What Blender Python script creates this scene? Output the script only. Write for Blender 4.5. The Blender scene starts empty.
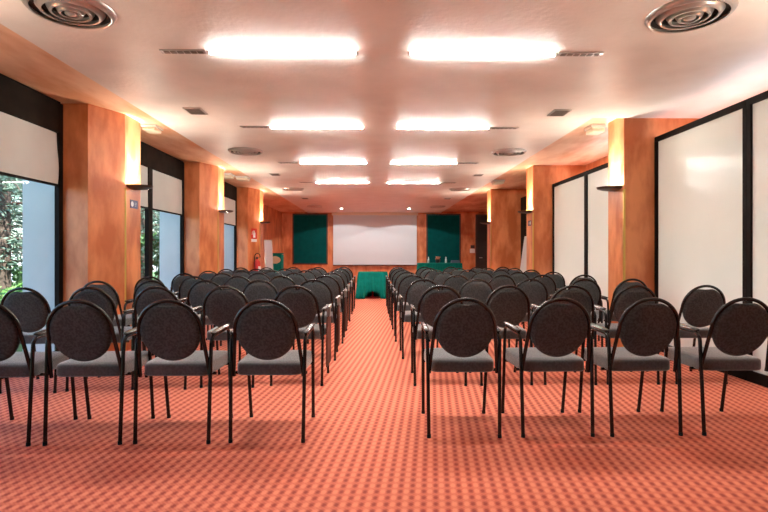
import bpy, bmesh, math, random
from mathutils import Vector, Matrix
random.seed(7)
C = bpy.context.scene.collection
PI = math.pi
A = 0.0157          # yaw of the camera against the room axis (radians)
CAMZ = 1.148
CEIL = 2.785

# ------------------------------------------------------------------ helpers
def P(px, Zc, py=254.0):
    """photo measurement (column, depth, row) -> room coordinates"""
    xc = (px - 383) * Zc / 512
    return Vector((xc + A * Zc, Zc - A * xc, CAMZ + (254 - py) * Zc / 512))

def box(bm, x0, x1, y0, y1, z0, z1, bev=0.0):
    vs = [bm.verts.new((x, y, z)) for x in (x0, x1) for y in (y0, y1) for z in (z0, z1)]
    fs = []
    for q in ((0, 1, 3, 2), (4, 6, 7, 5), (0, 4, 5, 1), (2, 3, 7, 6), (0, 2, 6, 4), (1, 5, 7, 3)):
        fs.append(bm.faces.new([vs[i] for i in q]))
    if bev > 0:
        es = list({e for f in fs for e in f.edges})
        bmesh.ops.bevel(bm, geom=es, offset=bev, segments=2, affect='EDGES', profile=0.5)

def prism(bm, pts, z0, z1):
    lo = [bm.verts.new((p[0], p[1], z0)) for p in pts]
    hi = [bm.verts.new((p[0], p[1], z1)) for p in pts]
    n = len(pts)
    bm.faces.new(list(reversed(lo))); bm.faces.new(hi)
    for i in range(n):
        bm.faces.new((lo[i], lo[(i + 1) % n], hi[(i + 1) % n], hi[i]))

def tube(bm, pts, r, seg=8, cap=True):
    pts = [Vector(p) for p in pts]
    n = len(pts)
    rad = r if isinstance(r, (list, tuple)) else [r] * n
    up = None; rings = []
    for i, p in enumerate(pts):
        t = (pts[min(i + 1, n - 1)] - pts[max(i - 1, 0)]).normalized()
        if up is None:
            a = Vector((0, 0, 1)) if abs(t.z) < 0.9 else Vector((1, 0, 0))
            u = t.cross(a).normalized()
        else:
            u = (up - t * up.dot(t)).normalized()
        up = u
        v = t.cross(u)
        rings.append([bm.verts.new(p + (u * math.cos(2 * PI * k / seg) + v * math.sin(2 * PI * k / seg)) * rad[i]) for k in range(seg)])
    for i in range(n - 1):
        for k in range(seg):
            bm.faces.new((rings[i][k], rings[i][(k + 1) % seg], rings[i + 1][(k + 1) % seg], rings[i + 1][k]))
    if cap:
        bm.faces.new(list(reversed(rings[0]))); bm.faces.new(rings[-1])

def fillet(pts, r, k=5):
    """round the inner corners of a polyline"""
    pts = [Vector(p) for p in pts]
    out = [pts[0]]
    for i in range(1, len(pts) - 1):
        a, b, c = pts[i - 1], pts[i], pts[i + 1]
        d1 = (a - b); d2 = (c - b)
        q = min(r, d1.length * .48, d2.length * .48)
        s = b + d1.normalized() * q; e = b + d2.normalized() * q
        for j in range(k + 1):
            t = j / k
            out.append(s * (1 - t) ** 2 + b * 2 * t * (1 - t) + e * t * t)
    out.append(pts[-1])
    return out

def lathe(bm, prof, seg=32, cx=0, cy=0, closed=False):
    rings = []
    for (r, z) in prof:
        if r < 1e-6:
            rings.append([bm.verts.new((cx, cy, z))])
        else:
            rings.append([bm.verts.new((cx + r * math.cos(2 * PI * k / seg), cy + r * math.sin(2 * PI * k / seg), z)) for k in range(seg)])
    m = len(rings)
    for i in range(m if closed else m - 1):
        a, b = rings[i], rings[(i + 1) % m]
        for k in range(seg):
            k2 = (k + 1) % seg
            if len(a) == 1 and len(b) > 1: bm.faces.new((a[0], b[k], b[k2]))
            elif len(b) == 1 and len(a) > 1: bm.faces.new((a[k], b[0], a[k2]))
            elif len(a) > 1: bm.faces.new((a[k], b[k], b[k2], a[k2]))

def loft(bm, rings, cap0=True, cap1=True):
    vr = [[bm.verts.new(p) for p in r] for r in rings]
    n = len(vr[0])
    for a, b in zip(vr, vr[1:]):
        for k in range(n):
            bm.faces.new((a[k], a[(k + 1) % n], b[(k + 1) % n], b[k]))
    if cap0: bm.faces.new(list(reversed(vr[0])))
    if cap1: bm.faces.new(vr[-1])

def obj(name, bm, mat, parent=None, smooth=False, angle=40):
    bmesh.ops.recalc_face_normals(bm, faces=bm.faces[:])
    me = bpy.data.meshes.new(name)
    bm.to_mesh(me); bm.free()
    if smooth:
        for p in me.polygons: p.use_smooth = True
        me.set_sharp_from_angle(angle=math.radians(angle))
    me.materials.append(mat)
    o = bpy.data.objects.new(name, me)
    C.objects.link(o)
    if parent: o.parent = parent
    return o

def NB(): return bmesh.new()

def tag(o, label, cat, group=None):
    o['label'] = label; o['category'] = cat
    if group: o['group'] = group
    return o

def thing(name, label, cat, loc=(0, 0, 0), rz=0, group=None):
    o = bpy.data.objects.new(name, None); C.objects.link(o)
    o.location = loc; o.rotation_euler = (0, 0, rz)
    o.empty_display_size = .1
    return tag(o, label, cat, group)

def struct(name, bm, m, parent=None, **k):
    o = obj(name, bm, m, parent, **k)
    if parent is None: o['kind'] = 'structure'
    return o

def dup(root, loc, rz, label, group=None):
    r = root.copy(); C.objects.link(r); r.location = loc; r.rotation_euler = (0, 0, rz)
    r['label'] = label
    if group: r['group'] = group
    for ch in list(root.children):
        c = ch.copy(); C.objects.link(c); c.parent = r
        for g in ch.children:
            d = g.copy(); C.objects.link(d); d.parent = c
    return r

# ------------------------------------------------------------------ materials
def mat(name, col, rough=.5, metal=0, coat=0, spec=.5):
    m = bpy.data.materials.new(name); m.use_nodes = True
    b = m.node_tree.nodes['Principled BSDF']
    b.inputs['Base Color'].default_value = (*col, 1)
    b.inputs['Roughness'].default_value = rough
    b.inputs['Metallic'].default_value = metal
    b.inputs['Coat Weight'].default_value = coat
    b.inputs['Specular IOR Level'].default_value = spec
    return m

def nd(m, kind, **kw):
    n = m.node_tree.nodes.new(kind)
    for k, v in kw.items(): setattr(n, k, v)
    return n

def noisy(name, c1, c2, scale, rough=.5, stretch=(1, 1, 1), bump=0, bscale=None, detail=4, lo=.35, hi=.65, coat=0, spec=.5):
    m = mat(name, c1, rough, coat=coat, spec=spec)
    t = m.node_tree; L = t.links; b = t.nodes['Principled BSDF']
    tc = nd(m, 'ShaderNodeTexCoord'); mp = nd(m, 'ShaderNodeMapping')
    mp.inputs['Scale'].default_value = stretch
    L.new(tc.outputs['Object'], mp.inputs['Vector'])
    n = nd(m, 'ShaderNodeTexNoise'); n.inputs['Scale'].default_value = scale; n.inputs['Detail'].default_value = detail
    L.new(mp.outputs['Vector'], n.inputs['Vector'])
    r = nd(m, 'ShaderNodeValToRGB')
    r.color_ramp.elements[0].position = lo; r.color_ramp.elements[0].color = (*c1, 1)
    r.color_ramp.elements[1].position = hi; r.color_ramp.elements[1].color = (*c2, 1)
    L.new(n.outputs['Fac'], r.inputs['Fac']); L.new(r.outputs['Color'], b.inputs['Base Color'])
    if bump:
        n2 = nd(m, 'ShaderNodeTexNoise'); n2.inputs['Scale'].default_value = bscale or scale * 4
        n2.inputs['Detail'].default_value = 3
        L.new(tc.outputs['Object'], n2.inputs['Vector'])
        bp = nd(m, 'ShaderNodeBump'); bp.inputs['Strength'].default_value = bump; bp.inputs['Distance'].default_value = .02
        L.new(n2.outputs['Fac'], bp.inputs['Height']); L.new(bp.outputs['Normal'], b.inputs['Normal'])
    return m

def emit(name, col, s):
    m = bpy.data.materials.new(name); m.use_nodes = True
    t = m.node_tree; t.nodes.remove(t.nodes['Principled BSDF'])
    e = nd(m, 'ShaderNodeEmission'); e.inputs['Color'].default_value = (*col, 1); e.inputs['Strength'].default_value = s
    t.links.new(e.outputs[0], t.nodes['Material Output'].inputs['Surface'])
    return m

def carpet():
    m = mat('carpet', (.6, .1, .05), .95, spec=.1)
    t = m.node_tree; L = t.links; b = t.nodes['Principled BSDF']
    tc = nd(m, 'ShaderNodeTexCoord'); sp = nd(m, 'ShaderNodeSeparateXYZ')
    L.new(tc.outputs['Object'], sp.inputs[0])
    def M(op, a, bb=None):
        n = nd(m, 'ShaderNodeMath', operation=op)
        for i, v in enumerate((a, bb)):
            if v is None: continue
            if isinstance(v, (int, float)): n.inputs[i].default_value = v
            else: L.new(v, n.inputs[i])
        return n.outputs[0]
    X, Y = sp.outputs[0], sp.outputs[1]
    # diamond weave: two crossing diagonal sine bands
    u = M('SINE', M('SUBTRACT', M('MULTIPLY', X, 2 * PI / .057), M('MULTIPLY', Y, .25 * PI / .063)))
    v = M('SINE', M('MULTIPLY', Y, 2 * PI / .063))
    dark = M('ADD', M('MULTIPLY', u, M('ADD', M('MULTIPLY', v, .45), .55)), 1.0)   # 0..2: light and dark tufts side by side in each row
    w = M('SINE', M('ADD', M('MULTIPLY', X, 2 * PI / .020), M('MULTIPLY', Y, 2 * PI / .022)))
    s = M('ADD', M('MULTIPLY', dark, .5), M('MULTIPLY', w, .05))
    n = nd(m, 'ShaderNodeTexNoise'); n.inputs['Scale'].default_value = 120; n.inputs['Detail'].default_value = 2
    L.new(tc.outputs['Object'], n.inputs['Vector'])
    s = M('ADD', s, M('MULTIPLY', M('SUBTRACT', n.outputs['Fac'], .5), .25))
    r = nd(m, 'ShaderNodeValToRGB'); e = r.color_ramp.elements
    e[0].position = .20; e[0].color = (*CARPET_LIGHT, 1)
    e[1].position = .90; e[1].color = (*CARPET_DARK, 1)
    k = e.new(.56); k.color = (*CARPET_MID, 1)
    L.new(s, r.inputs['Fac']); L.new(r.outputs['Color'], b.inputs['Base Color'])
    bp = nd(m, 'ShaderNodeBump'); bp.inputs['Strength'].default_value = .25; bp.inputs['Distance'].default_value = .004
    L.new(n.outputs['Fac'], bp.inputs['Height']); L.new(bp.outputs['Normal'], b.inputs['Normal'])
    return m

CARPET_LIGHT = (.90, .34, .215); CARPET_MID = (.74, .205, .13); CARPET_DARK = (.46, .095, .070)
M_carpet = carpet()
M_ceiling = noisy('ceiling_plaster', (.75, .705, .665), (.81, .77, .73), 2.5, rough=.45, bump=.16, bscale=22, spec=.16)
ORANGE = ((.44, .115, .032), (.68, .250, .098))
M_orange = noisy('orange_stucco', *ORANGE, 3.0, rough=.42, stretch=(1.5, 1.5, .6), bump=.06, bscale=14, detail=8, lo=.38, hi=.62)
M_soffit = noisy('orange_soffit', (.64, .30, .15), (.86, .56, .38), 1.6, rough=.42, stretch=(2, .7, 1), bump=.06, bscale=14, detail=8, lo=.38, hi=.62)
M_black = mat('black_window_frame', (.010, .007, .006), .6, spec=.06)
M_header = noisy('dark_bronze_panel', (.012, .009, .007), (.020, .014, .010), 6, rough=.7, spec=.04)
M_blind = noisy('cream_blind_fabric', (.53, .55, .53), (.56, .585, .56), 3, rough=.8)
M_panel = noisy('cream_laminate', (.74, .775, .735), (.77, .80, .76), 1.2, rough=.16, spec=.12)
M_tube = emit('fluorescent_glow', (1, .96, .88), 68)
M_sconce = emit('sconce_glow', (1, .90, .74), 280)
M_white = mat('white_enamel', (.72, .70, .66), .25)
M_diff = mat('diffuser_aluminium', (.50, .46, .43), .28, .6)
M_slot = mat('dark_slot', (.035, .028, .025), .6, spec=.2)
M_grille = mat('grey_grille', (.16, .13, .11), .5)
M_metal = mat('brushed_steel', (.55, .52, .50), .3, 1)
M_brass = mat('brass', (.62, .42, .12), .35, 1)
M_bronze = mat('dark_bronze_bowl', (.030, .016, .010), .35)
M_frame = mat('black_lacquered_tube', (.008, .005, .0045), .20, spec=.4)
M_pad = mat('black_plastic', (.018, .015, .014), .16)
def fabric(name, c1, c2):
    m = noisy(name, c1, c2, 75, rough=.92, bump=.25, bscale=300, lo=.42, hi=.58, spec=.2); return m
M_seat = fabric('charcoal_seat_fabric', (.052, .056, .058), (.074, .079, .081))
M_seat.node_tree.nodes['Principled BSDF'].inputs['Sheen Weight'].default_value = .8
M_seat.node_tree.nodes['Principled BSDF'].inputs['Sheen Roughness'].default_value = .5
M_back = fabric('charcoal_back_fabric', (.045, .051, .052), (.072, .081, .084))
M_tablet = noisy('brown_laminate', (.075, .022, .014), (.10, .03, .02), 8, rough=.6, spec=.2)
M_green = noisy('green_cloth', (.002, .17, .135), (.004, .21, .170), 8, rough=.85, spec=.1)
M_board = noisy('green_felt', (.0008, .060, .058), (.001, .072, .070), 6, rough=.9, spec=.08)
M_wood = noisy('dark_wood', (.035, .014, .008), (.055, .022, .012), 5, rough=.45, stretch=(4, 4, .6))
M_screen = mat('projection_screen', (.54, .59, .63), .8)
M_cream = mat('cream_casing', (.66, .56, .42), .5)
M_red = mat('red_paint', (.55, .018, .014), .35)
M_blue = mat('dark_blue_plate', (.012, .018, .10), .4)
M_signwhite = mat('sign_white', (.8, .8, .8), .5)
M_rubber = mat('black_rubber', (.007, .006, .006), .6, spec=.15)
M_fin = noisy('outside_render', (.50, .53, .55), (.55, .58, .60), 2, rough=.8)
M_grass = noisy('lawn', (.05, .11, .025), (.10, .19, .05), 6, rough=.95)
M_path = noisy('pale_paving', (.50, .50, .50), (.62, .62, .60), 3, rough=.9)
M_bark = noisy('bark', (.06, .04, .03), (.13, .09, .07), 14, rough=.95)
M_needle = noisy('needle_green', (.065, .115, .085), (.20, .28, .21), 1.5, rough=.75)
M_leaf = noisy('leaf_green', (.07, .20, .03), (.20, .40, .09), 2, rough=.6)
M_hedge = noisy('hedge_green', (.03, .085, .02), (.085, .17, .05), 3, rough=.7)
M_cyan = mat('pale_plastic', (.45, .62, .62), .2)
M_dark = mat('dark_plastic', (.02, .018, .02), .4)
M_bluebox = mat('grey_blue_card', (.06, .11, .17), .6)
M_bloom = mat('dried_flower', (.42, .20, .12), .8)

def glass():
    m = bpy.data.materials.new('window_glass'); m.use_nodes = True
    t = m.node_tree; t.nodes.remove(t.nodes['Principled BSDF'])
    tr = nd(m, 'ShaderNodeBsdfTransparent'); tr.inputs[0].default_value = (.93, .96, .97, 1)
    gl = nd(m, 'ShaderNodeBsdfGlossy'); gl.inputs['Roughness'].default_value = .02
    mx = nd(m, 'ShaderNodeMixShader'); mx.inputs[0].default_value = .018
    t.links.new(tr.outputs[0], mx.inputs[1]); t.links.new(gl.outputs[0], mx.inputs[2])
    t.links.new(mx.outputs[0], t.nodes['Material Output'].inputs['Surface'])
    return m
M_glass = glass()

# ------------------------------------------------------------------ room shell
Y0, YB = -2.6, 20.35
LC = [-.98, 2.55, 6.09, 9.66, 13.15]          # near corner of each left pillar
RC = [-.94, 2.59, 6.12, 9.67, 13.22]
LEDGE, REDGE = -2.66, 2.62
bm = NB(); box(bm, -3.9, 5.1, Y0 - .2, YB + .2, -.12, 0); struct('floor', bm, M_carpet)
bm = NB()
box(bm, LEDGE, REDGE, Y0, YB, CEIL, 3.0)
box(bm, REDGE, 4.0, Y0, 6.12, CEIL, 3.0)
box(bm, -3.9, 5.1, Y0 - .2, YB + .2, 3.0, 3.15)
struct('ceiling', bm, M_ceiling)
bm = NB(); box(bm, -3.8, LEDGE, Y0, YB, CEIL + .015, 3.0); struct('trim_1', bm, M_soffit)
bm = NB(); box(bm, REDGE, 5.0, 6.12, YB, CEIL + .05, 3.0); struct('trim_2', bm, M_soffit)
bm = NB(); box(bm, -3.9, 5.1, YB, YB + .2, 0, 3.0); struct('wall_far', bm, M_orange)
bm = NB(); box(bm, -3.9, 5.1, Y0 - .2, Y0, 0, 3.0); struct('wall_near', bm, M_wood)  # unseen wall, dark wood chosen to cut bounce onto the chairs
bm = NB()
box(bm, 4.0, 4.2, Y0, RC[1] + .42, 0, 3.0); box(bm, 4.0, 4.2, RC[1] + .42, RC[3], 2.62, 3.0)
box(bm, 4.0, 4.2, RC[2], RC[2] + .42, 0, 2.62); box(bm, 4.0, 4.2, RC[3], 13.62, 0, 3.0); box(bm, 4.2, 4.95, 13.42, 13.62, 0, 3.0); box(bm, 4.95, 5.1, 13.42, YB, 0, 3.0)
struct('wall_right', bm, M_orange)
bm = NB(); box(bm, -3.9, -3.70, 13.55, YB, 0, 3.0); struct('wall_left', bm, M_orange)

# ------------------------------------------------------------------ pillars with brass strips
LC = [-.98, 2.55, 6.09, 9.66, 13.15]          # near corner of each left pillar
RC = [-.94, 2.59, 6.12, 9.67, 13.22]
pl_labels = []
for i, c in enumerate(LC):
    bm = NB(); prism(bm, [(-3.47, c - .42), (-3.15, c - .42), (-2.95, c), (-2.95, c + .40), (-3.47, c + .40)], 0, CEIL + .02)
    p = struct('pillar', bm, M_orange)
    bm = NB(); box(bm, -2.962, -2.940, c - .004, c + .016, 0, 1.93); obj('brass_strip', bm, M_brass, p)
    # outdoor face of the pier, rendered pale
    bm = NB(); box(bm, -3.86, -3.47, c - .42, c + .40, -.1, 3.15); struct('exterior_pier', bm, M_fin)
for i, c in enumerate(RC):
    bm = NB(); box(bm, 3.0, 4.0, c, c + .42, 0, CEIL + .06)
    p = struct('pillar', bm, M_orange)
    bm = NB(); box(bm, 2.990, 3.012, c - .010, c + .016, 0, 1.93); obj('brass_strip', bm, M_brass, p)

# ------------------------------------------------------------------ left windows
WX = -3.45
def window(n, ya, yb, blind_z, label):
    bm = NB()
    box(bm, WX - .02, WX + .03, ya, ya + .07, 0, CEIL); box(bm, WX - .02, WX + .03, yb - .07, yb, 0, CEIL)
    mid = (ya + yb) / 2
    box(bm, WX - .03, WX + .03, mid - .07, mid + .07, 0, CEIL); box(bm, WX - .02, WX + .03, ya + .07, yb - .07, 0, .10)
    w = struct('window_%d' % n, bm, M_black)
    bm = NB(); box(bm, WX - .06, WX + .04, ya + .06, yb - .06, 2.46, CEIL + .01, .004); obj('header_panel', bm, M_header, w)
    for a, b in ((ya + .07, mid - .07), (mid + .07, yb - .07)):
        bm = NB(); box(bm, WX - .02, WX - .012, a, b, .10, 2.46); obj('pane', bm, M_glass, w)
    for a, b, side in ((ya + .075, mid - .075, 'near'), (mid + .075, yb - .075, 'far')):
        t = thing('roller_blind', label % side, 'blind', (WX + .012, (a + b) / 2, blind_z), group='roller blinds on the left windows')
        h = (b - a) / 2
        bm = NB()
        rows, cols = 6, 16
        g = []
        for s in (0, 1):
            gg = []
            for r in range(rows + 1):
                z = (2.455 - blind_z) * r / rows
                row = []
                for q in range(cols + 1):
                    y = -h + 2 * h * q / cols
                    wob = .004 * math.sin(3.1 * y + 2 * z) + (.010 * math.exp(-((y - h) / .06) ** 2) * math.sin(9 * z) if n == 1 else 0)
                    row.append(bm.verts.new((wob + .003 * s, y, z)))
                gg.append(row)
            g.append(gg)
        for s in (0, 1):
            for r in range(rows):
                for q in range(cols):
                    v = g[s]; bm.faces.new((v[r][q], v[r][q + 1], v[r + 1][q + 1], v[r + 1][q]))
        obj('blind_fabric', bm, M_blind, t, smooth=True)
        bm = NB(); box(bm, -.010, .014, -h, h, -.022, .004, .003); obj('bottom_rail', bm, M_black, t)
window(1, LC[1] + .40, LC[2] - .42, 1.90, 'cream roller blind half lowered in the nearest left window, %s pane')
window(2, LC[2] + .40, LC[3] - .42, 1.85, 'cream roller blind half lowered in the second left window, %s pane')
window(3, LC[3] + .40, LC[4] - .42, 1.85, 'cream roller blind half lowered in the third left window, %s pane')
window(4, LC[0] + .40, LC[1] - .42, 1.90, 'cream roller blind half lowered in the left window behind the camera, %s pane')
bm = NB(); box(bm, -3.5, -3.4, Y0, LC[0] - .42, 0, 3.0); struct('wall_left_near', bm, M_orange)

# ------------------------------------------------------------------ right cream panels in black frames
PX = 3.38
def panel_pair(ya, yb, top, words):
    mid = (ya + yb) / 2
    for a, b, side in ((ya, mid - .0, 'near'), (mid + .0, yb, 'far')):
        t = thing('sliding_panel', 'tall glossy cream panel in black frame, ' + words % side, 'panel', (PX, (a + b) / 2, 0), group='cream panels along the right wall')
        h = (b - a) / 2
        bm = NB(); box(bm, .006, .030, -h + .045, h - .045, .09, top - .055); obj('panel_sheet', bm, M_panel, t)
        bm = NB()
        box(bm, -.015, .045, -h + .002, -h + .05, 0, top); box(bm, -.015, .045, h - .05, h - .002, 0, top)
        box(bm, -.015, .045, -h + .05, h - .05, top - .06, top); box(bm, -.015, .045, -h + .05, h - .05, 0, .10)
        obj('panel_frame', bm, M_black, t)
panel_pair(RC[2] - 3.06, RC[2] - .005, 2.55, 'nearest right bay, %s one')
panel_pair(RC[3] - 3.06, RC[3] - .005, 2.47, 'right bay between the first two pillars, %s one')
panel_pair(RC[1] - 3.06, RC[1] - .005, 2.55, 'right bay behind the camera, %s one')
for n, (a, b) in ((5, (RC[1] + .42, RC[2])), (6, (RC[2] + .42, RC[3]))):  # unseen windows added behind the panels to let daylight onto the ceiling
    bm = NB()
    for y0, y1 in ((a + .005, a + .07), ((a + b) / 2 - .05, (a + b) / 2 + .05), (b - .07, b - .005)): box(bm, 4.02, 4.08, y0, y1, 0, 2.615)
    box(bm, 4.02, 4.08, a + .07, b - .07, 0, .10); box(bm, 4.02, 4.08, a + .07, b - .07, 2.54, 2.615)
    w = struct('window_%d' % n, bm, M_black)
    bm = NB(); box(bm, 4.045, 4.053, a + .07, b - .07, .10, 2.54); obj('pane', bm, M_glass, w)
# third bay on the right: dark doors with a white board leaning against them
bm = NB(); box(bm, 3.78, 3.84, RC[3] + .42, RC[4], 0, 2.60)
d = struct('door_1', bm, M_header)
bm = NB(); tube(bm, [(3.76, 12.0, .95), (3.76, 12.0, 1.2)], .012); obj('door_handle', bm, M_metal, d, smooth=True)
t = thing('flip_chart', 'white board leaning by the dark doors behind the second right pillar', 'board', (3.62, 12.3, 0))
bm = NB()
loft(bm, [[(-.12, -.35, 0), (-.095, -.35, 0), (-.095, .35, 0), (-.12, .35, 0)], [(.09, -.35, 1.57), (.115, -.35, 1.57), (.115, .35, 1.57), (.09, .35, 1.57)]])
obj('board_sheet', bm, M_fin, t)
bm = NB()
for y in (-.36, .36): tube(bm, [(-.108, y, .0), (.103, y, 1.575)], .012)
tube(bm, [(.103, -.36, 1.575), (.103, .36, 1.575)], .012)
obj('board_frame', bm, M_metal, t, smooth=True)

# ------------------------------------------------------------------ sconces on the pillar sides
def sconce(x, y, s, label):
    t = thing('wall_sconce', label, 'lamp', (x, y, 1.935), group='uplight sconces on the pillars')
    bm = NB(); n = 18; rings = []
    for k, z in ((.35, 0.0), (.75, .008), (.95, .022), (1.0, .044), (.96, .044), (.90, .026), (.70, .016), (.3, .010)):
        r = []
        for i in range(n + 1):
            a = -PI / 2 + PI * i / n
            r.append((s * .235 * k * math.cos(a) + (s * .0), .175 * k * math.sin(a), z))
        rings.append(r)
    vr = [[bm.verts.new(p) for p in r] for r in rings]
    for a, b in zip(vr, vr[1:]):
        for i in range(n): bm.faces.new((a[i], a[i + 1], b[i + 1], b[i]))
    bm.faces.new(vr[0]); bm.faces.new(vr[-1])
    obj('bowl', bm, M_bronze, t, smooth=True)
    bm = NB(); tube(bm, [(s * .14, -.09, .022), (s * .14, .09, .022)], .012); obj('lamp_tube', bm, M_sconce, t, smooth=True)
    l = bpy.data.lights.new('uplight_beam', 'SPOT'); l.energy = 58; l.spot_size = math.radians(56); l.spot_blend = .5; l.color = (1, .93, .83); l.shadow_soft_size = .03
    lo = bpy.data.objects.new('uplight_beam', l); C.objects.link(lo); lo.parent = t; lo.location = (s * .14, 0, .05)
    lo.rotation_euler = Vector((s * .56, 0, -1)).to_track_quat('Z', 'Y').to_euler()
names = ['the pillar behind the camera', 'the pillar beside the camera', 'the nearest pillar in view', 'the second pillar in view', 'the third pillar in view']
for i in range(1, 5):
    sconce(-2.95, LC[i] + .20, 1, 'dark half-bowl uplight glowing on the left side, on ' + names[i])
    sconce(3.0, RC[i] + .21, -1, 'dark half-bowl uplight glowing on the right side, on ' + names[i])

# small blue plates
def plate(x, y, z, s, label):
    t = thing('wall_sign', label, 'sign', (x, y, z))
    bm = NB(); box(bm, min(0, s * .006), max(0, s * .006), -.095, .095, -.05, .05); obj('sign_plate', bm, M_blue, t)
    def disc(y, r, q):
        bm = NB(); v = []
        pts = [(math.cos(2 * PI * k / 24) * r, math.sin(2 * PI * k / 24) * r) for k in range(24)]
        loft(bm, [[(s * .006, y + a, b) for a, b in pts], [(s * .0075, y + a, b) for a, b in pts]])
        return bm
    obj('pictogram', disc(-.052, .033, 0), M_signwhite, t)
    bm = NB()
    for dz, w in ((.018, .05), (.0, .055), (-.018, .04)):
        x0, x1 = sorted((s * .006, s * .0072)); box(bm, x0, x1, .012, .012 + w, dz - .003, dz + .003)
    obj('lettering', bm, M_fin, t)
plate(-2.95, LC[2] + .22, 1.755, 1, 'small dark blue sign under the sconce on the nearest left pillar')
plate(3.0, RC[3] + .21, 1.745, -1, 'small dark blue sign under the sconce on the second right pillar')

# ------------------------------------------------------------------ ceiling: tubes, diffusers, vents, boxes
ordn = ['nearest', 'second', 'third', 'farthest']
def fluorescent(x, y, s, label):
    t = thing('ceiling_light', label, 'ceiling light', (x, y, CEIL), group='fluorescent tubes on the ceiling')
    bm = NB(); box(bm, -.61, .61, -.022, .022, -.004, 0, .001); obj('batten', bm, M_white, t)
    bm = NB(); tube(bm, [(-.585, 0, -.007), (.585, 0, -.007)], .017, 12); obj('fluorescent_tube', bm, M_tube, t, smooth=True)
    for e in (-1, 1):
        bm = NB(); box(bm, e * .597 - .012, e * .597 + .012, -.018, .018, -.027, 0, .003); obj('lamp_holder', bm, M_white, t)
    bm = NB(); x0, x1 = sorted((s * .615, s * .98)); box(bm, x0, x1, -.034, .034, -.012, 0, .003); sl = obj('slot_housing', bm, M_metal, t)
    bm = NB()
    for k in range(6):
        c = s * (.66 + k * .054); box(bm, c - .021, c + .021, -.022, .022, -.016, -.011)
    obj('slot_louvre', bm, M_grille, sl)
for i, y in enumerate((4.15, 6.6, 9.17, 11.68)):
    fluorescent(-.745, y, -1, 'lit fluorescent ceiling tube, left one of the %s pair' % ordn[i])
    fluorescent(.875, y, 1, 'lit fluorescent ceiling tube, right one of the %s pair' % ordn[i])
def diffuser(x, y, label):
    t = thing('ceiling_diffuser', label, 'vent', (x, y, CEIL), group='round ceiling diffusers')
    bm = NB(); lathe(bm, [(0, -.004), (.25, -.004), (.25, 0), (0, 0)], 40); obj('duct_shade', bm, M_slot, t)  # dark disc stands in for the shaded opening behind the rings
    for r0, r1, d in ((.275, .235, .030), (.205, .165, .034), (.142, .108, .037), (.088, .055, .040)):
        bm = NB()
        lathe(bm, [(r0, -.001), (r0, -.006), (r1 + .016, -d), (r1, -d), (r1, -d + .006), (r1 + .012, -d + .010), (r0 - .018, -.001)], 40, closed=True)
        obj('diffuser_ring', bm, M_diff, t, smooth=True, angle=50)
    bm = NB(); lathe(bm, [(0, -.044), (.028, -.043), (.038, -.036), (.030, -.003), (0, -.003)], 24); obj('centre_cone', bm, M_diff, t, smooth=True)
for i, y in enumerate((3.45, 8.15, 12.85, 17.5)):
    diffuser(-2.05 if i else -2.03, y, 'round concentric air diffuser on the left of the ceiling, %s in its row' % ordn[i])
    diffuser(2.14, y, 'round concentric air diffuser on the right of the ceiling, %s in its row' % ordn[i])
def vent(x, y, label):
    t = thing('ceiling_vent', label, 'vent', (x, y, CEIL), group='small rectangular ceiling vents')
    bm = NB(); box(bm, -.10, .10, -.13, .13, -.012, 0, .003); obj('vent_frame', bm, M_metal, t)
    bm = NB()
    for k in range(7): box(bm, -.082, .082, -.108 + k * .033, -.090 + k * .033, -.015, -.011)
    obj('vent_slats', bm, M_grille, t)
for i, y in enumerate((5.88, 10.55, 15.05)):
    w = ['nearest', 'middle', 'farthest'][i]
    vent(-2.05, y, 'small square ceiling vent on the left, %s of three' % w)
    vent(2.13, y, 'small square ceiling vent on the right, %s of three' % w)

def wallbox(x, y, z, label, w=.26, d=.30, h=.085):
    t = thing('ceiling_emergency_light', label, 'emergency light', (x, y, z))
    bm = NB(); box(bm, -w / 2, w / 2, -d / 2, d / 2, -h * .45, 0, .008); obj('housing', bm, M_white, t)
    bm = NB(); box(bm, -w / 2 + .015, w / 2 - .015, -d / 2 + .015, d / 2 - .015, -h, -h * .42, .015); obj('diffuser_cover', bm, M_cream, t)
wallbox(-2.88, 6.66, CEIL + .014, 'white emergency light box on the soffit behind the nearest left pillar', .20, .24, .075)
wallbox(2.90, 6.70, CEIL + .049, 'white emergency light box on the soffit behind the nearest right pillar', .20, .24, .10)
wallbox(-2.82, 11.0, CEIL + .014, 'white emergency light box on the soffit before the third left pillar')
wallbox(-3.05, 10.6, CEIL + .014, 'white box near the left soffit window side before the third pillar')
wallbox(2.82, 11.7, CEIL + .049, 'white emergency light box on the soffit before the third right pillar')

# ------------------------------------------------------------------ far wall
def flat(px0, px1, py0, py1, Z):
    a = P(px0, Z, py1); b = P(px1, Z, py0); return a.x, b.x, a.z, b.z
YW = YB
def pinboard(px0, px1, py0, py1, label):
    x0, x1, z0, z1 = flat(px0, px1, py0, py1, 20.3)
    t = thing('pinboard', label, 'pinboard', ((x0 + x1) / 2, YW, z0))
    w = (x1 - x0) / 2; h = z1 - z0
    bm = NB(); box(bm, -w, w, -.03, 0, 0, h); obj('felt_panel', bm, M_board, t)
    bm = NB()
    for a in ((-w - .03, -w + .02, 0, h), (w - .02, w + .03, 0, h), (-w - .03, w + .03, -.03, .02), (-w - .03, w + .03, h - .02, h + .03)):
        box(bm, a[0], a[1], -.045, 0, a[2], a[3])
    obj('board_frame', bm, M_wood, t)
pinboard(293.5, 327.0, 214.5, 263.6, 'dark green pinboard in wooden frame left of the projection screen')
pinboard(427.2, 460.2, 214.5, 271, 'dark green pinboard in wooden frame right of the projection screen')
x0, x1, z0, z1 = flat(333, 417, 214.5, 265, 20.1)
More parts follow.
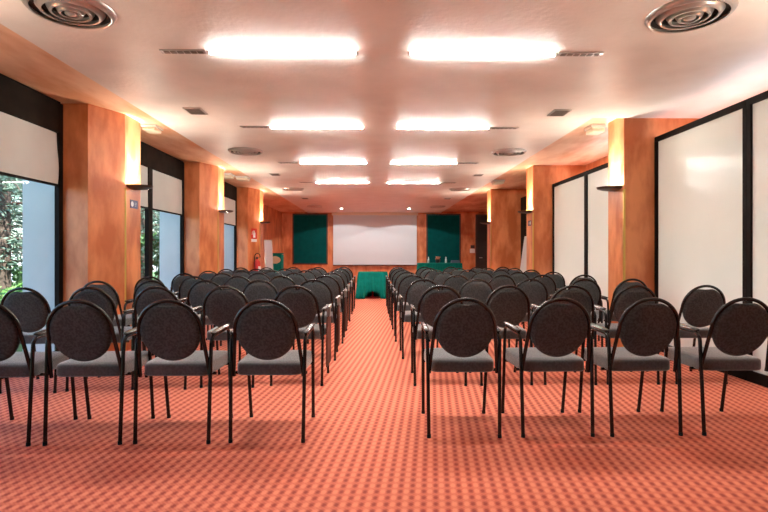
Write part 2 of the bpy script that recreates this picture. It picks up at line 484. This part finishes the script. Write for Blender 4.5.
t = thing('projection_screen', 'wide white projection screen lowered from its cream casing', 'screen', ((x0 + x1) / 2, YW - .14, z0))
w = (x1 - x0) / 2; h = z1 - z0
bm = NB(); box(bm, -w, w, -.006, 0, 0, h); obj('screen_fabric', bm, M_screen, t)
bm = NB(); box(bm, -w - .05, w + .05, -.06, .14, h - .02, min(h + .13, CEIL - .002 - z0), .01); obj('mounting_casing', bm, M_cream, t)
bm = NB(); tube(bm, [(-w, -.003, -.008), (w, -.003, -.008)], .018); obj('bottom_bar', bm, M_wood, t, smooth=True)
# dark door at the far right
x0 = P(476, 20.3).x
bm = NB(); box(bm, x0 + .06, 4.9, YW - .05, YW, 0, 2.66); d2 = struct('door_2', bm, M_slot)
bm = NB(); box(bm, x0, x0 + .06, YW - .07, YW, 0, 2.72); box(bm, x0, 4.95, YW - .07, YW, 2.66, 2.72); obj('door_frame', bm, M_wood, d2)
bm = NB(); tube(bm, [(x0 + .14, YW - .08, 1.0), (x0 + .26, YW - .08, 1.0)], .012); obj('door_handle', bm, M_metal, d2, smooth=True)
# wall control
x0, x1, z0, z1 = flat(470.3, 475.3, 245.5, 253, 20.3)
t = thing('wall_switch_panel', 'small white control panel on the orange wall beside the dark door', 'control panel', ((x0 + x1) / 2, YW, z0))
bm = NB(); box(bm, -.10, .10, -.04, 0, 0, .17, .006); obj('housing', bm, M_white, t)
bm = NB(); box(bm, -.07, .09, -.03, 0, .19, .31, .005); obj('display', bm, M_dark, t)

# downlights before the far wall
for px, w in ((341.5, 'left'), (409, 'right')):
    q = P(px, 18.3)
    t = thing('downlight', 'small bright ceiling spotlight before the screen, %s one' % w, 'spotlight', (q.x, q.y, CEIL), group='spotlights before the screen')
    bm = NB(); lathe(bm, [(.055, -.001), (.085, -.001), (.085, -.008), (.055, -.014)], 24, closed=True); obj('trim_ring', bm, M_white, t, smooth=True)
    bm = NB(); lathe(bm, [(0, -.010), (.054, -.008), (.054, -.001), (0, -.001)], 24); obj('lamp', bm, emit('halogen_glow', (1, .9, .75), 60), t, smooth=True)
    l = bpy.data.lights.new('spot_beam', 'SPOT'); l.energy = 38; l.spot_size = math.radians(136); l.spot_blend = .08; l.color = (1, .97, .93); l.shadow_soft_size = .03
    lo = bpy.data.objects.new('spot_beam', l); C.objects.link(lo); lo.parent = t; lo.location = (0, 0, -.03); lo.rotation_euler = (math.radians(10), 0, 0)

# ------------------------------------------------------------------ tables
def cloth(name, label, x, y, w, d, top, arch=0.0, pleat=.034, floor_gap=.01):
    bm = NB()
    per = []; N = 96
    for i in range(N): per.append((-w / 2 + w * i / N, -d / 2, 0, -1, 'f'))
    M = int(N * d / w)
    for i in range(M): per.append((w / 2, -d / 2 + d * i / M, 1, 0, 's'))
    for i in range(N): per.append((w / 2 - w * i / N, d / 2, 0, 1, 'b'))
    for i in range(M): per.append((-w / 2, d / 2 - d * i / M, -1, 0, 's'))
    R = 9; rings = []
    rings.append([(px * .97, py * .97, top + .004) for (px, py, nx, ny, k) in per])
    for r in range(R + 1):
        t = r / R; ring = []
        for j, (px, py, nx, ny, k) in enumerate(per):
            hem = floor_gap
            if k == 'f' and arch: hem += arch * max(0, 1 - (px / .20) ** 2) ** .6
            z = top + (hem - top) * t
            amp = pleat * t ** .6
            ph = (px + py) * 2 * PI / .092
            off = .006 + .03 * t + amp * math.sin(ph + .7 * math.sin(px * 9)) 
            cx = 1 + .02 * t
            ring.append((px * cx + nx * off, py + ny * off, z))
        rings.append(ring)
    loft(bm, rings, cap0=False, cap1=False)
    bm.faces.new([bm.verts[i] for i in range(0)]) if False else None
    bm.verts.ensure_lookup_table(); bm.faces.new([bm.verts[i] for i in range(len(per))])
    o = obj(name, bm, M_green, smooth=True, angle=60)
    o.location = (x, y, 0)
    md = o.modifiers.new('thickness', 'SOLIDIFY'); md.thickness = .004; md.offset = -1
    return tag(o, label, 'tablecloth')
def table(label, x, y, w, d, top):
    t = thing('table', label, 'table', (x, y, 0))
    bm = NB(); box(bm, -w / 2 + .01, w / 2 - .01, -d / 2 + .01, d / 2 - .01, top - .03, top - .002, .004); obj('tabletop', bm, M_wood, t)
    for sx in (-1, 1):
        for sy in (-1, 1):
            bm = NB(); tube(bm, [(sx * (w / 2 - .06), sy * (d / 2 - .06), 0), (sx * (w / 2 - .06), sy * (d / 2 - .06), top - .03)], .014); obj('leg', bm, M_metal, t, smooth=True)
    return t
q = P(372.8, 13.35)
t = table('small table under a green cloth at the end of the aisle', q.x, q.y, .74, .55, .675)
bm = NB(); tube(bm, [(0, 0, .02), (0, 0, .64)], .025); lathe(bm, [(0, .045), (.05, .04), (.17, .015), (.17, 0), (0, 0)], 24); obj('pedestal', bm, M_red, t, smooth=True)
cloth('tablecloth', 'pleated green cloth with arched hem on the small aisle table', q.x, q.y, .74, .55, .68, arch=.18)
qa = P(416.8, 18.6); qb = P(462.5, 18.6)
hx = (qa.x + qb.x) / 2; hw = qb.x - qa.x - .09; HT = .82
t = table('long head table under a green cloth below the right pinboard', hx, qa.y + .1, hw, .62, HT - .005)
cloth('tablecloth', 'long green cloth covering the head table below the right pinboard', hx, qa.y + .1, hw, .62, HT, pleat=.012)
HZ = HT + .008; hy = qa.y
def bottle(px, label, m=M_cyan):
    q = P(px, 18.7)
    t = thing('water_bottle', label, 'bottle', (q.x, hy + .1, HZ), group='water bottles on the head table')
    bm = NB(); lathe(bm, [(0, 0), (.034, 0), (.038, .01), (.038, .10), (.030, .14), (.014, .17), (.014, .19), (0, .19)], 16); obj('bottle_body', bm, m, t, smooth=True)
    bm = NB(); lathe(bm, [(0, .188), (.016, .188), (.016, .212), (0, .212)], 16); obj('cap', bm, M_signwhite, t, smooth=True)
bottle(428.6, 'pale plastic water bottle at the left end of the head table')
bottle(446.0, 'pale plastic water bottle right of the flowers on the head table')
q = P(438, 18.7)
t = thing('flower_pot', 'dark flower pot with brownish blooms on the head table', 'flower pot', (q.x, hy + .12, HZ))
bm = NB(); lathe(bm, [(0, 0), (.07, 0), (.09, .13), (.082, .13), (.065, .02), (0, .02)], 20); obj('pot', bm, M_dark, t, smooth=True)
bm = NB()
for k in range(26):
    a = random.uniform(0, 2 * PI); r = random.uniform(.02, .10); z = random.uniform(.12, .22)
    bmesh.ops.create_icosphere(bm, subdivisions=1, radius=random.uniform(.018, .03), matrix=Matrix.Translation((r * math.cos(a), r * math.sin(a), z)))
obj('blooms', bm, M_bloom, t, smooth=True)
q = P(455.5, 18.7)
bm = NB()
box(bm, -.15, .15, -.11, .11, 0, .05, .005); box(bm, -.14, .15, -.10, .11, .052, .09, .005)
o = obj('paper_stack', bm, M_bluebox); o.location = (q.x, hy + .14, HZ); tag(o, 'grey-blue stack of folders at the right end of the head table', 'folders')

# ------------------------------------------------------------------ left corner: board, green lectern, extinguisher
q = P(268, 14.6)
t = thing('flip_chart', 'tall narrow white board leaning beside the third left pillar', 'board', (q.x, q.y, 0))
bm = NB()
loft(bm, [[(-.05, .0, 0), (.13, .18, 0), (.13, .21, 0), (-.05, .03, 0)], [(-.13, .10, 1.54), (.05, .28, 1.54), (.05, .31, 1.54), (-.13, .13, 1.54)]])
obj('board_sheet', bm, M_screen, t)
bm = NB(); tube(bm, [(-.05, .0, .0), (-.13, .10, 1.55)], .014); tube(bm, [(.13, .18, 0), (.05, .28, 1.55)], .012); tube(bm, [(-.13, .10, 1.55), (.05, .28, 1.55)], .012)
obj('board_frame', bm, M_metal, t, smooth=True)
q = P(276.6, 16.3)
t = thing('lectern', 'green lectern with a cream oval emblem in the far left corner', 'lectern', (q.x, q.y, 0))
bm = NB(); box(bm, -.19, .19, -.20, .20, 0, 1.13, .012); obj('lectern_body', bm, M_green, t)
bm = NB(); loft(bm, [[(-.195, -.205, 1.13), (.195, -.205, 1.13), (.195, .205, 1.16), (-.195, .205, 1.16)], [(-.195, -.205, 1.145), (.195, -.205, 1.145), (.195, .205, 1.18), (-.195, .205, 1.18)]]); obj('lectern_top', bm, M_green, t)
bm = NB(); pts = [(math.cos(2 * PI * k / 36) * .175, math.sin(2 * PI * k / 36) * .115) for k in range(36)]
loft(bm, [[(a - .01, -.201, .96 + b) for a, b in pts], [(a - .01, -.212, .96 + b) for a, b in pts]]); obj('oval_emblem', bm, mat('cream_emblem', (.68, .58, .36), .5), t)
# angled pillar face frame
c = LC[4]; a0 = Vector((-3.15, c - .42, 0)); a1 = Vector((-2.95, c, 0)); dr = (a1 - a0).normalized(); ang = math.atan2(dr.y, dr.x)
def on_face(s): return a0 + dr * s
s0 = .24; f = on_face(s0)
t = thing('fire_sign', 'red fire extinguisher sign on the third left pillar', 'sign', (f.x, f.y, 1.53), ang)
bm = NB(); box(bm, -.105, .105, -.006, 0, 0, .26); obj('sign_plate', bm, M_red, t)
bm = NB(); box(bm, -.105, .105, -.006, 0, -.075, -.005); obj('caption_plate', bm, M_signwhite, t)
bm = NB()
for a in ((-.045, .045, .03, .16), (-.022, .022, .16, .19), (-.05, .03, .19, .205)): box(bm, a[0], a[1], -.0085, -.006, a[2], a[3])
tube(bm, [(-.03, -.007, .195), (-.075, -.007, .17), (-.08, -.007, .10)], .008); obj('pictogram', bm, M_signwhite, t)
fo = f + Vector((dr.y, -dr.x, 0)) * .095
t = thing('fire_extinguisher', 'red fire extinguisher on the third left pillar below its sign', 'fire extinguisher', (fo.x, fo.y, .56), ang)
bm = NB(); lathe(bm, [(0, 0), (.07, .004), (.08, .02), (.08, .36), (.07, .41), (.03, .44), (.025, .46), (0, .46)], 24); obj('cylinder', bm, M_red, t, smooth=True)
bm = NB(); box(bm, -.02, .02, -.02, .02, .455, .50, .004); box(bm, -.02, .09, -.012, .012, .50, .515, .003); obj('valve', bm, M_dark, t)
bm = NB(); tube(bm, [(.11 * math.cos(PI * k / 16) , -.01, .50 + .105 * math.sin(PI * k / 16)) for k in range(17)] + [(-.115, -.02, .40), (-.105, -.02, .18)], .010); obj('hose', bm, M_rubber, t, smooth=True)
bm = NB(); box(bm, -.05, .05, -.0815, -.079, .16, .28); obj('cylinder_label', bm, M_signwhite, t)
bm = NB(); box(bm, -.03, .03, .075, .094, .12, .16); obj('wall_bracket', bm, M_dark, t)

# ------------------------------------------------------------------ chairs
SX = .228
def by(z): return -.195 - (z - .42) * .25          # plane of the back
def make_chair(name='conference_chair', tablet=False):
    t = thing(name, 'x', 'chair')
    # seat cushion
    bm = NB(); out = []
    n = 40
    for k in range(n):
        a = 2 * PI * k / n; e = .22
        ca, sa = math.cos(a), math.sin(a)
        x = math.copysign(abs(ca) ** e, ca); y = math.copysign(abs(sa) ** e, sa)
        wx = .214 + .008 * y
        out.append((x * wx, y * .225))
    rings = []
    for sc, z in ((.92, .394), (.98, .397), (1.0, .408), (1.0, .452), (.988, .464), (.95, .472), (.75, .479), (.4, .483)):
        rings.append([(x * sc, .035 + y * sc, z) for x, y in out])
    loft(bm, rings); obj('seat', bm, M_seat, t, smooth=True, angle=60)
    # round backrest, dished notch at the top
    bm = NB(); zc = .675; n = 56; base = []
    for k in range(n):
        a = 2 * PI * k / n
        x = .178 * math.cos(a); z = .178 * math.sin(a)
        if z > 0 and abs(x) < .062: z -= .015 * (1 - (x / .062) ** 2) ** 1.0
        base.append((x, z))
    rings = []
    for sc, dy in ((.55, -.0235), (.86, -.0215), (.955, -.016), (1.0, -.004), (1.0, .008), (.955, .022), (.86, .029), (.55, .032)):
        rings.append([(x * sc, by(zc + z * sc) + dy, zc + z * sc) for x, z in base])
    loft(bm, rings); obj('backrest', bm, M_back, t, smooth=True, angle=60)
    # arched tube of the back
    pts = [(-.214, by(.395), .395), (-.213, by(.43), .43)]
    for k in range(25):
        a = PI - PI * k / 24
        zz = .682 + .187 * math.sin(a)
        pts.append((.188 * math.cos(a), by(zz), zz))
    pts += [(.213, by(.43), .43), (.214, by(.395), .395)]
    bm = NB(); tube(bm, pts, .0115, 10); obj('back_frame', bm, M_frame, t, smooth=True)
    for s in (-1, 1):
        loop = fillet([(s * .221, -.240, .0), (s * SX, -.205, .640), (s * SX, .150, .650), (s * .218, .250, .0)], .055, 6)
        h = len(loop) // 2
        up = loop[:8]; fr = loop[7:8]
        bm = NB(); tube(bm, loop[:7], .0115, 10); lg = obj('leg', bm, M_frame, t, smooth=True)
        bm = NB(); lathe(bm, [(0, 0), (.0128, 0), (.0128, .018), (.012, .022), (0, .022)], 12, s * .221, -.240); obj('foot_cap', bm, M_rubber, lg, smooth=True)
        bm = NB(); tube(bm, loop[7:], .0115, 10); lg = obj('leg', bm, M_frame, t, smooth=True)
        bm = NB(); lathe(bm, [(0, 0), (.0128, 0), (.0128, .018), (.012, .022), (0, .022)], 12, s * .218, .250); obj('foot_cap', bm, M_rubber, lg, smooth=True)
        bm = NB(); tube(bm, loop[6:9], .0113, 10); ar = obj('armrest', bm, M_frame, t, smooth=True)
        bm = NB(); rings = []
        for y, w, hgt in ((-.190, .010, .004), (-.180, .017, .010), (-.12, .019, .013), (.08, .019, .013), (.135, .017, .010), (.148, .010, .004)):
            z0 = .655 + (y + .19) * .028
            rings.append([(s * SX + w * math.cos(2 * PI * k / 12), y, z0 + hgt * math.sin(2 * PI * k / 12) + .004) for k in range(12)])
        loft(bm, rings); obj('arm_pad', bm, M_pad, ar, smooth=True)
    # under-seat rails
    bm = NB()
    for y in (-.10, .18): tube(bm, [(-.226, y, .394), (.226, y, .394)], .010, 8)
    for x in (-.15, .15): tube(bm, [(x, -.12, .390), (x, .20, .390)], .008, 8)
    obj('seat_frame', bm, M_frame, t, smooth=True)
    if tablet:
        bm = NB(); pts = [(-.15, .0), (.12, .0), (.145, .03), (.145, .40), (.12, .44), (-.10, .44), (-.15, .38)]
        loft(bm, [[(SX + .016, a + .01, .14 + b) for a, b in pts], [(SX + .030, a + .01, .14 + b) for a, b in pts]])
        tb = obj('writing_tablet', bm, M_tablet, t); tb['label'] = 'folded brown writing tablet'
        bm = NB(); box(bm, SX + .005, SX + .035, .02, .09, .57, .665, .004); box(bm, SX - .01, SX + .035, .085, .16, .635, .672, .006); obj('tablet_hinge', bm, M_metal, tb)
    return t
plain = make_chair(); tabl = make_chair(tablet=True)
used = set()
def place(proto, x, y, label, group):
    rz = random.gauss(0, .018)
    if proto.name in used: return dup(proto, (x, y, 0), rz, label, group)
    used.add(proto.name)
    proto.location = (x, y, 0); proto.rotation_euler = (0, 0, rz); proto['label'] = label; proto['group'] = group
    return proto
rowz = ['nearest row to the camera', 'second row from the camera', 'third row from the camera', 'fourth row from the camera',
        'fifth row from the camera', 'sixth row from the camera', 'seventh row from the camera', 'last row before the screen']
seatn = ['on the aisle', 'second from the aisle', 'third from the aisle', 'fourth from the aisle', 'fifth from the aisle']
LX = [[-.656, -1.228, -1.763, -2.295], [-.677, -1.27, -1.83, -2.35, -2.87], [-.657, -1.217, -1.76, -2.29, -2.80],
      [-.640, -1.18, -1.71, -2.215, -2.72], [-.655, -1.165, -1.68, -2.19, -2.70], [-.66, -1.165, -1.68, -2.18, -2.68],
      [-.66, -1.165, -1.675, -2.18, -2.68], [-.66, -1.165, -1.675, -2.18, -2.68]]
LZ0 = [3.11, 4.45, 5.5, 6.55, 7.65, 8.7, 9.75, 10.75]
RX = [[.562, 1.145, 1.707, 2.308], [.574, 1.146, 1.72, 2.276, 2.88], [.525, 1.11, 1.70, 2.29, 2.82], [.497, 1.07, 1.657, 2.19, 2.74],
      [.49, 1.06, 1.63, 2.18, 2.72], [.485, 1.05, 1.615, 2.17, 2.71], [.48, 1.045, 1.61, 2.16, 2.70], [.48, 1.04, 1.60, 2.15, 2.70]]
RZ0 = [3.19, 4.45, 5.6, 6.7, 7.8, 8.85, 9.85, 10.8]
for r in range(8):
    for c, x in enumerate(LX[r]):
        zc = LZ0[r] - c * (.02 if r == 0 else .05 + .010 * r)
        tb = (c == 0 and 1 <= r <= 5)
        lab = ('black round-backed armchair %s left block, %s, %s' if not tb else 'black round-backed armchair with brown tablet, %s left block, %s, %s') % ('in', rowz[r], seatn[c])
        if tb: lab = 'black armchair with folded brown tablet, left block, %s, on the aisle' % rowz[r]
        place(tabl if tb else plain, x, zc + A * -(x) + .25, lab, 'conference chairs left of the aisle')
    for c, x in enumerate(RX[r]):
        zc = RZ0[r] + c * .015
        place(plain, x, zc - A * x + .25, 'black round-backed armchair in right block, %s, %s' % (rowz[r], seatn[c]), 'conference chairs right of the aisle')

# ------------------------------------------------------------------ outdoors
bm = NB(); box(bm, -60, -3.9, -15, 60, -.25, -.10); struct('ground', bm, M_grass)
bm = NB(); box(bm, 4.2, 40, -15, 60, -.25, -.10); struct('bounce_paving', bm, M_path)  # unseen ground, paved pale so no green light bounces onto the ceiling
bm = NB(); box(bm, -60, -16.0, -15, 60, -.10, -.08); struct('driveway', bm, M_path)
bm = NB(); box(bm, -36.4, -36, -15, 60, -.1, 1.3); struct('garden_wall', bm, M_path)
def leafquad(bm, p, d, l, w):
    d = d.normalized(); s = d.cross(Vector((random.uniform(-1, 1), random.uniform(-1, 1), random.uniform(-1, 1)))).normalized() * w
    bm.faces.new([bm.verts.new(p - s * .3), bm.verts.new(p + d * l * .5 - s), bm.verts.new(p + d * l), bm.verts.new(p + d * l * .5 + s)])
def conifer(x, y, h, label, dens=1.0):
    t = thing('conifer_tree', label, 'tree', (x, y, -.1))
    bm = NB(); tube(bm, [(0, 0, -.05), (.05, 0, h * .4), (0, .05, h)], [.17, .12, .03], 10); tr = obj('trunk', bm, M_bark, t, smooth=True)
    fb = NB(); bb = NB()
    for k in range(int(46 * dens)):
        z = h * (.16 + .80 * (k / (46 * dens))); a = k * 2.4 + random.uniform(-.3, .3)
        L = (1 - z / h * .8) * h * .22 + .4
        pts = [Vector((0, 0, z))]
        for j in range(1, 7):
            u = j / 6; pts.append(Vector((math.cos(a) * L * u, math.sin(a) * L * u, z + L * (.25 * u - .42 * u * u))))
        tube(bb, pts, [.03 * (1 - i / 7) + .006 for i in range(7)], 5)
        for j in range(1, 7):
            for m in range(38):
                p = pts[j - 1].lerp(pts[j], random.random()) + Vector((random.gauss(0, .10), random.gauss(0, .10), random.gauss(-.05, .07)))
                leafquad(fb, p, Vector((random.gauss(math.cos(a), .6), random.gauss(math.sin(a), .6), random.gauss(-.2, .4))), random.uniform(.10, .22), random.uniform(.010, .024))
    obj('branches', bb, M_bark, tr, smooth=True); obj('foliage', fb, M_needle, t)
def bush(x, y, r, h, label, m=M_hedge, n=900):
    t = thing('shrub', label, 'shrub', (x, y, -.1))
    bm = NB()
    for k in range(5):
        a = k * 1.3; tube(bm, [(0, 0, 0), (math.cos(a) * r * .4, math.sin(a) * r * .4, h * .6)], [.02, .006], 5)
    obj('stems', bm, M_bark, t)
    fb = NB()
    for k in range(n):
        a = random.uniform(0, 2 * PI); b = random.uniform(-.1, 1); rr = random.uniform(.45, 1) ** .5
        cz = math.sqrt(max(0, 1 - min(1, abs(b)) ** 2))
        p = Vector((math.cos(a) * r * cz * rr, math.sin(a) * r * cz * rr, h * .45 + b * h * .52 * rr))
        sz = .75 + r * .45; leafquad(fb, p, Vector((p.x, p.y, random.uniform(-.2, .6))), sz * random.uniform(.08, .16), sz * random.uniform(.025, .05))
    obj('foliage', fb, m, t)
def fern(x, y, h, label):
    t = thing('fern', label, 'fern', (x, y, -.1))
    fb = NB()
    for k in range(22):
        a = k * 2.4; L = h * random.uniform(.8, 1.15)
        pts = []
        for j in range(14):
            u = j / 13; pts.append(Vector((math.cos(a) * L * .75 * u, math.sin(a) * L * .75 * u, L * (1.35 * u - .75 * u * u))))
        s = Vector((-math.sin(a), math.cos(a), 0))
        for j in range(2, 13):
            for q in (-1, 1):
                w = .20 * L * (1 - j / 14)
                leafquad(fb, pts[j], s * q + (pts[j] - pts[j - 1]).normalized() * .6, w, w * .16)
        tube(fb, pts, .006, 4)
    obj('fronds', fb, M_leaf, t)
conifer(-7.5, 10.4, 6.6, 'tall conifer with drooping branches seen through the nearest left window', 1.3)
conifer(-11.1, 14.7, 8.0, 'conifer farther back behind the nearest left window', 1.3)
conifer(-6.5, 14.3, 6.0, 'conifer outside the second left window', 1.3)
conifer(-14.6, 18.3, 8.5, 'distant conifer across the lawn, nearest window', 1.3)
conifer(-7.6, 18.4, 6.0, 'conifer outside the third left window')
conifer(-12.0, 8.6, 8.0, 'conifer farthest left beyond the nearest window', 1.3)
bush(-8.0, 6.0, .9, 1.8, 'leafy shrub left of the tall conifer outside the nearest window')
fern(-5.35, 6.9, 1.15, 'bright green fern outside the nearest left window, nearest to the glass')
fern(-6.4, 8.7, 1.1, 'bright green fern a step behind the nearest one')
fern(-4.75, 9.5, 1.0, 'fern growing outside the second left window')
bush(-9.0, 12.3, .7, 1.1, 'round green shrub between the two near conifers')
bush(-5.2, 11.9, .7, 1.8, 'dense green shrub outside the second left window')
bush(-5.2, 16.4, .8, 1.9, 'dense green shrub outside the third left window')
for k in range(6):
    bush(-28.2 + k * 4.1, 13.5 + k * 3.2, 2.0, 5.0, 'tall leafy shrub in the far hedge, %s from the left' % ['first', 'second', 'third', 'fourth', 'fifth', 'sixth'][k], M_hedge, 2600)
# ------------------------------------------------------------------ world, sun, camera
w = bpy.data.worlds.new('sky'); bpy.context.scene.world = w; w.use_nodes = True
nt = w.node_tree; bg = nt.nodes['Background']
sk = nt.nodes.new('ShaderNodeTexSky'); sk.sky_type = 'NISHITA'; sk.sun_disc = False
sk.sun_elevation = math.radians(48); sk.sun_rotation = math.radians(75)
nt.links.new(sk.outputs[0], bg.inputs[0]); bg.inputs[1].default_value = .27
l = bpy.data.lights.new('sun', 'SUN'); l.energy = 6; l.angle = math.radians(.6); l.color = (1, .95, .86)
so = bpy.data.objects.new('sun', l); C.objects.link(so); so.rotation_euler = (math.radians(20), math.radians(38), 0)

cam = bpy.data.cameras.new('camera'); co = bpy.data.objects.new('camera', cam); C.objects.link(co)
co.location = (0, 0, CAMZ); co.rotation_euler = (PI / 2, 0, -A)
cam.sensor_width = 36; cam.lens = 24; cam.shift_y = -2 / 768; cam.shift_x = 1 / 768; cam.clip_end = 200
sc = bpy.context.scene; sc.camera = co
vs = sc.view_settings; vs.view_transform = 'Standard'; vs.look = 'None'; vs.gamma = 1; vs.use_curve_mapping = False; vs.exposure = 1.86
sc.cycles.diffuse_bounces = 8
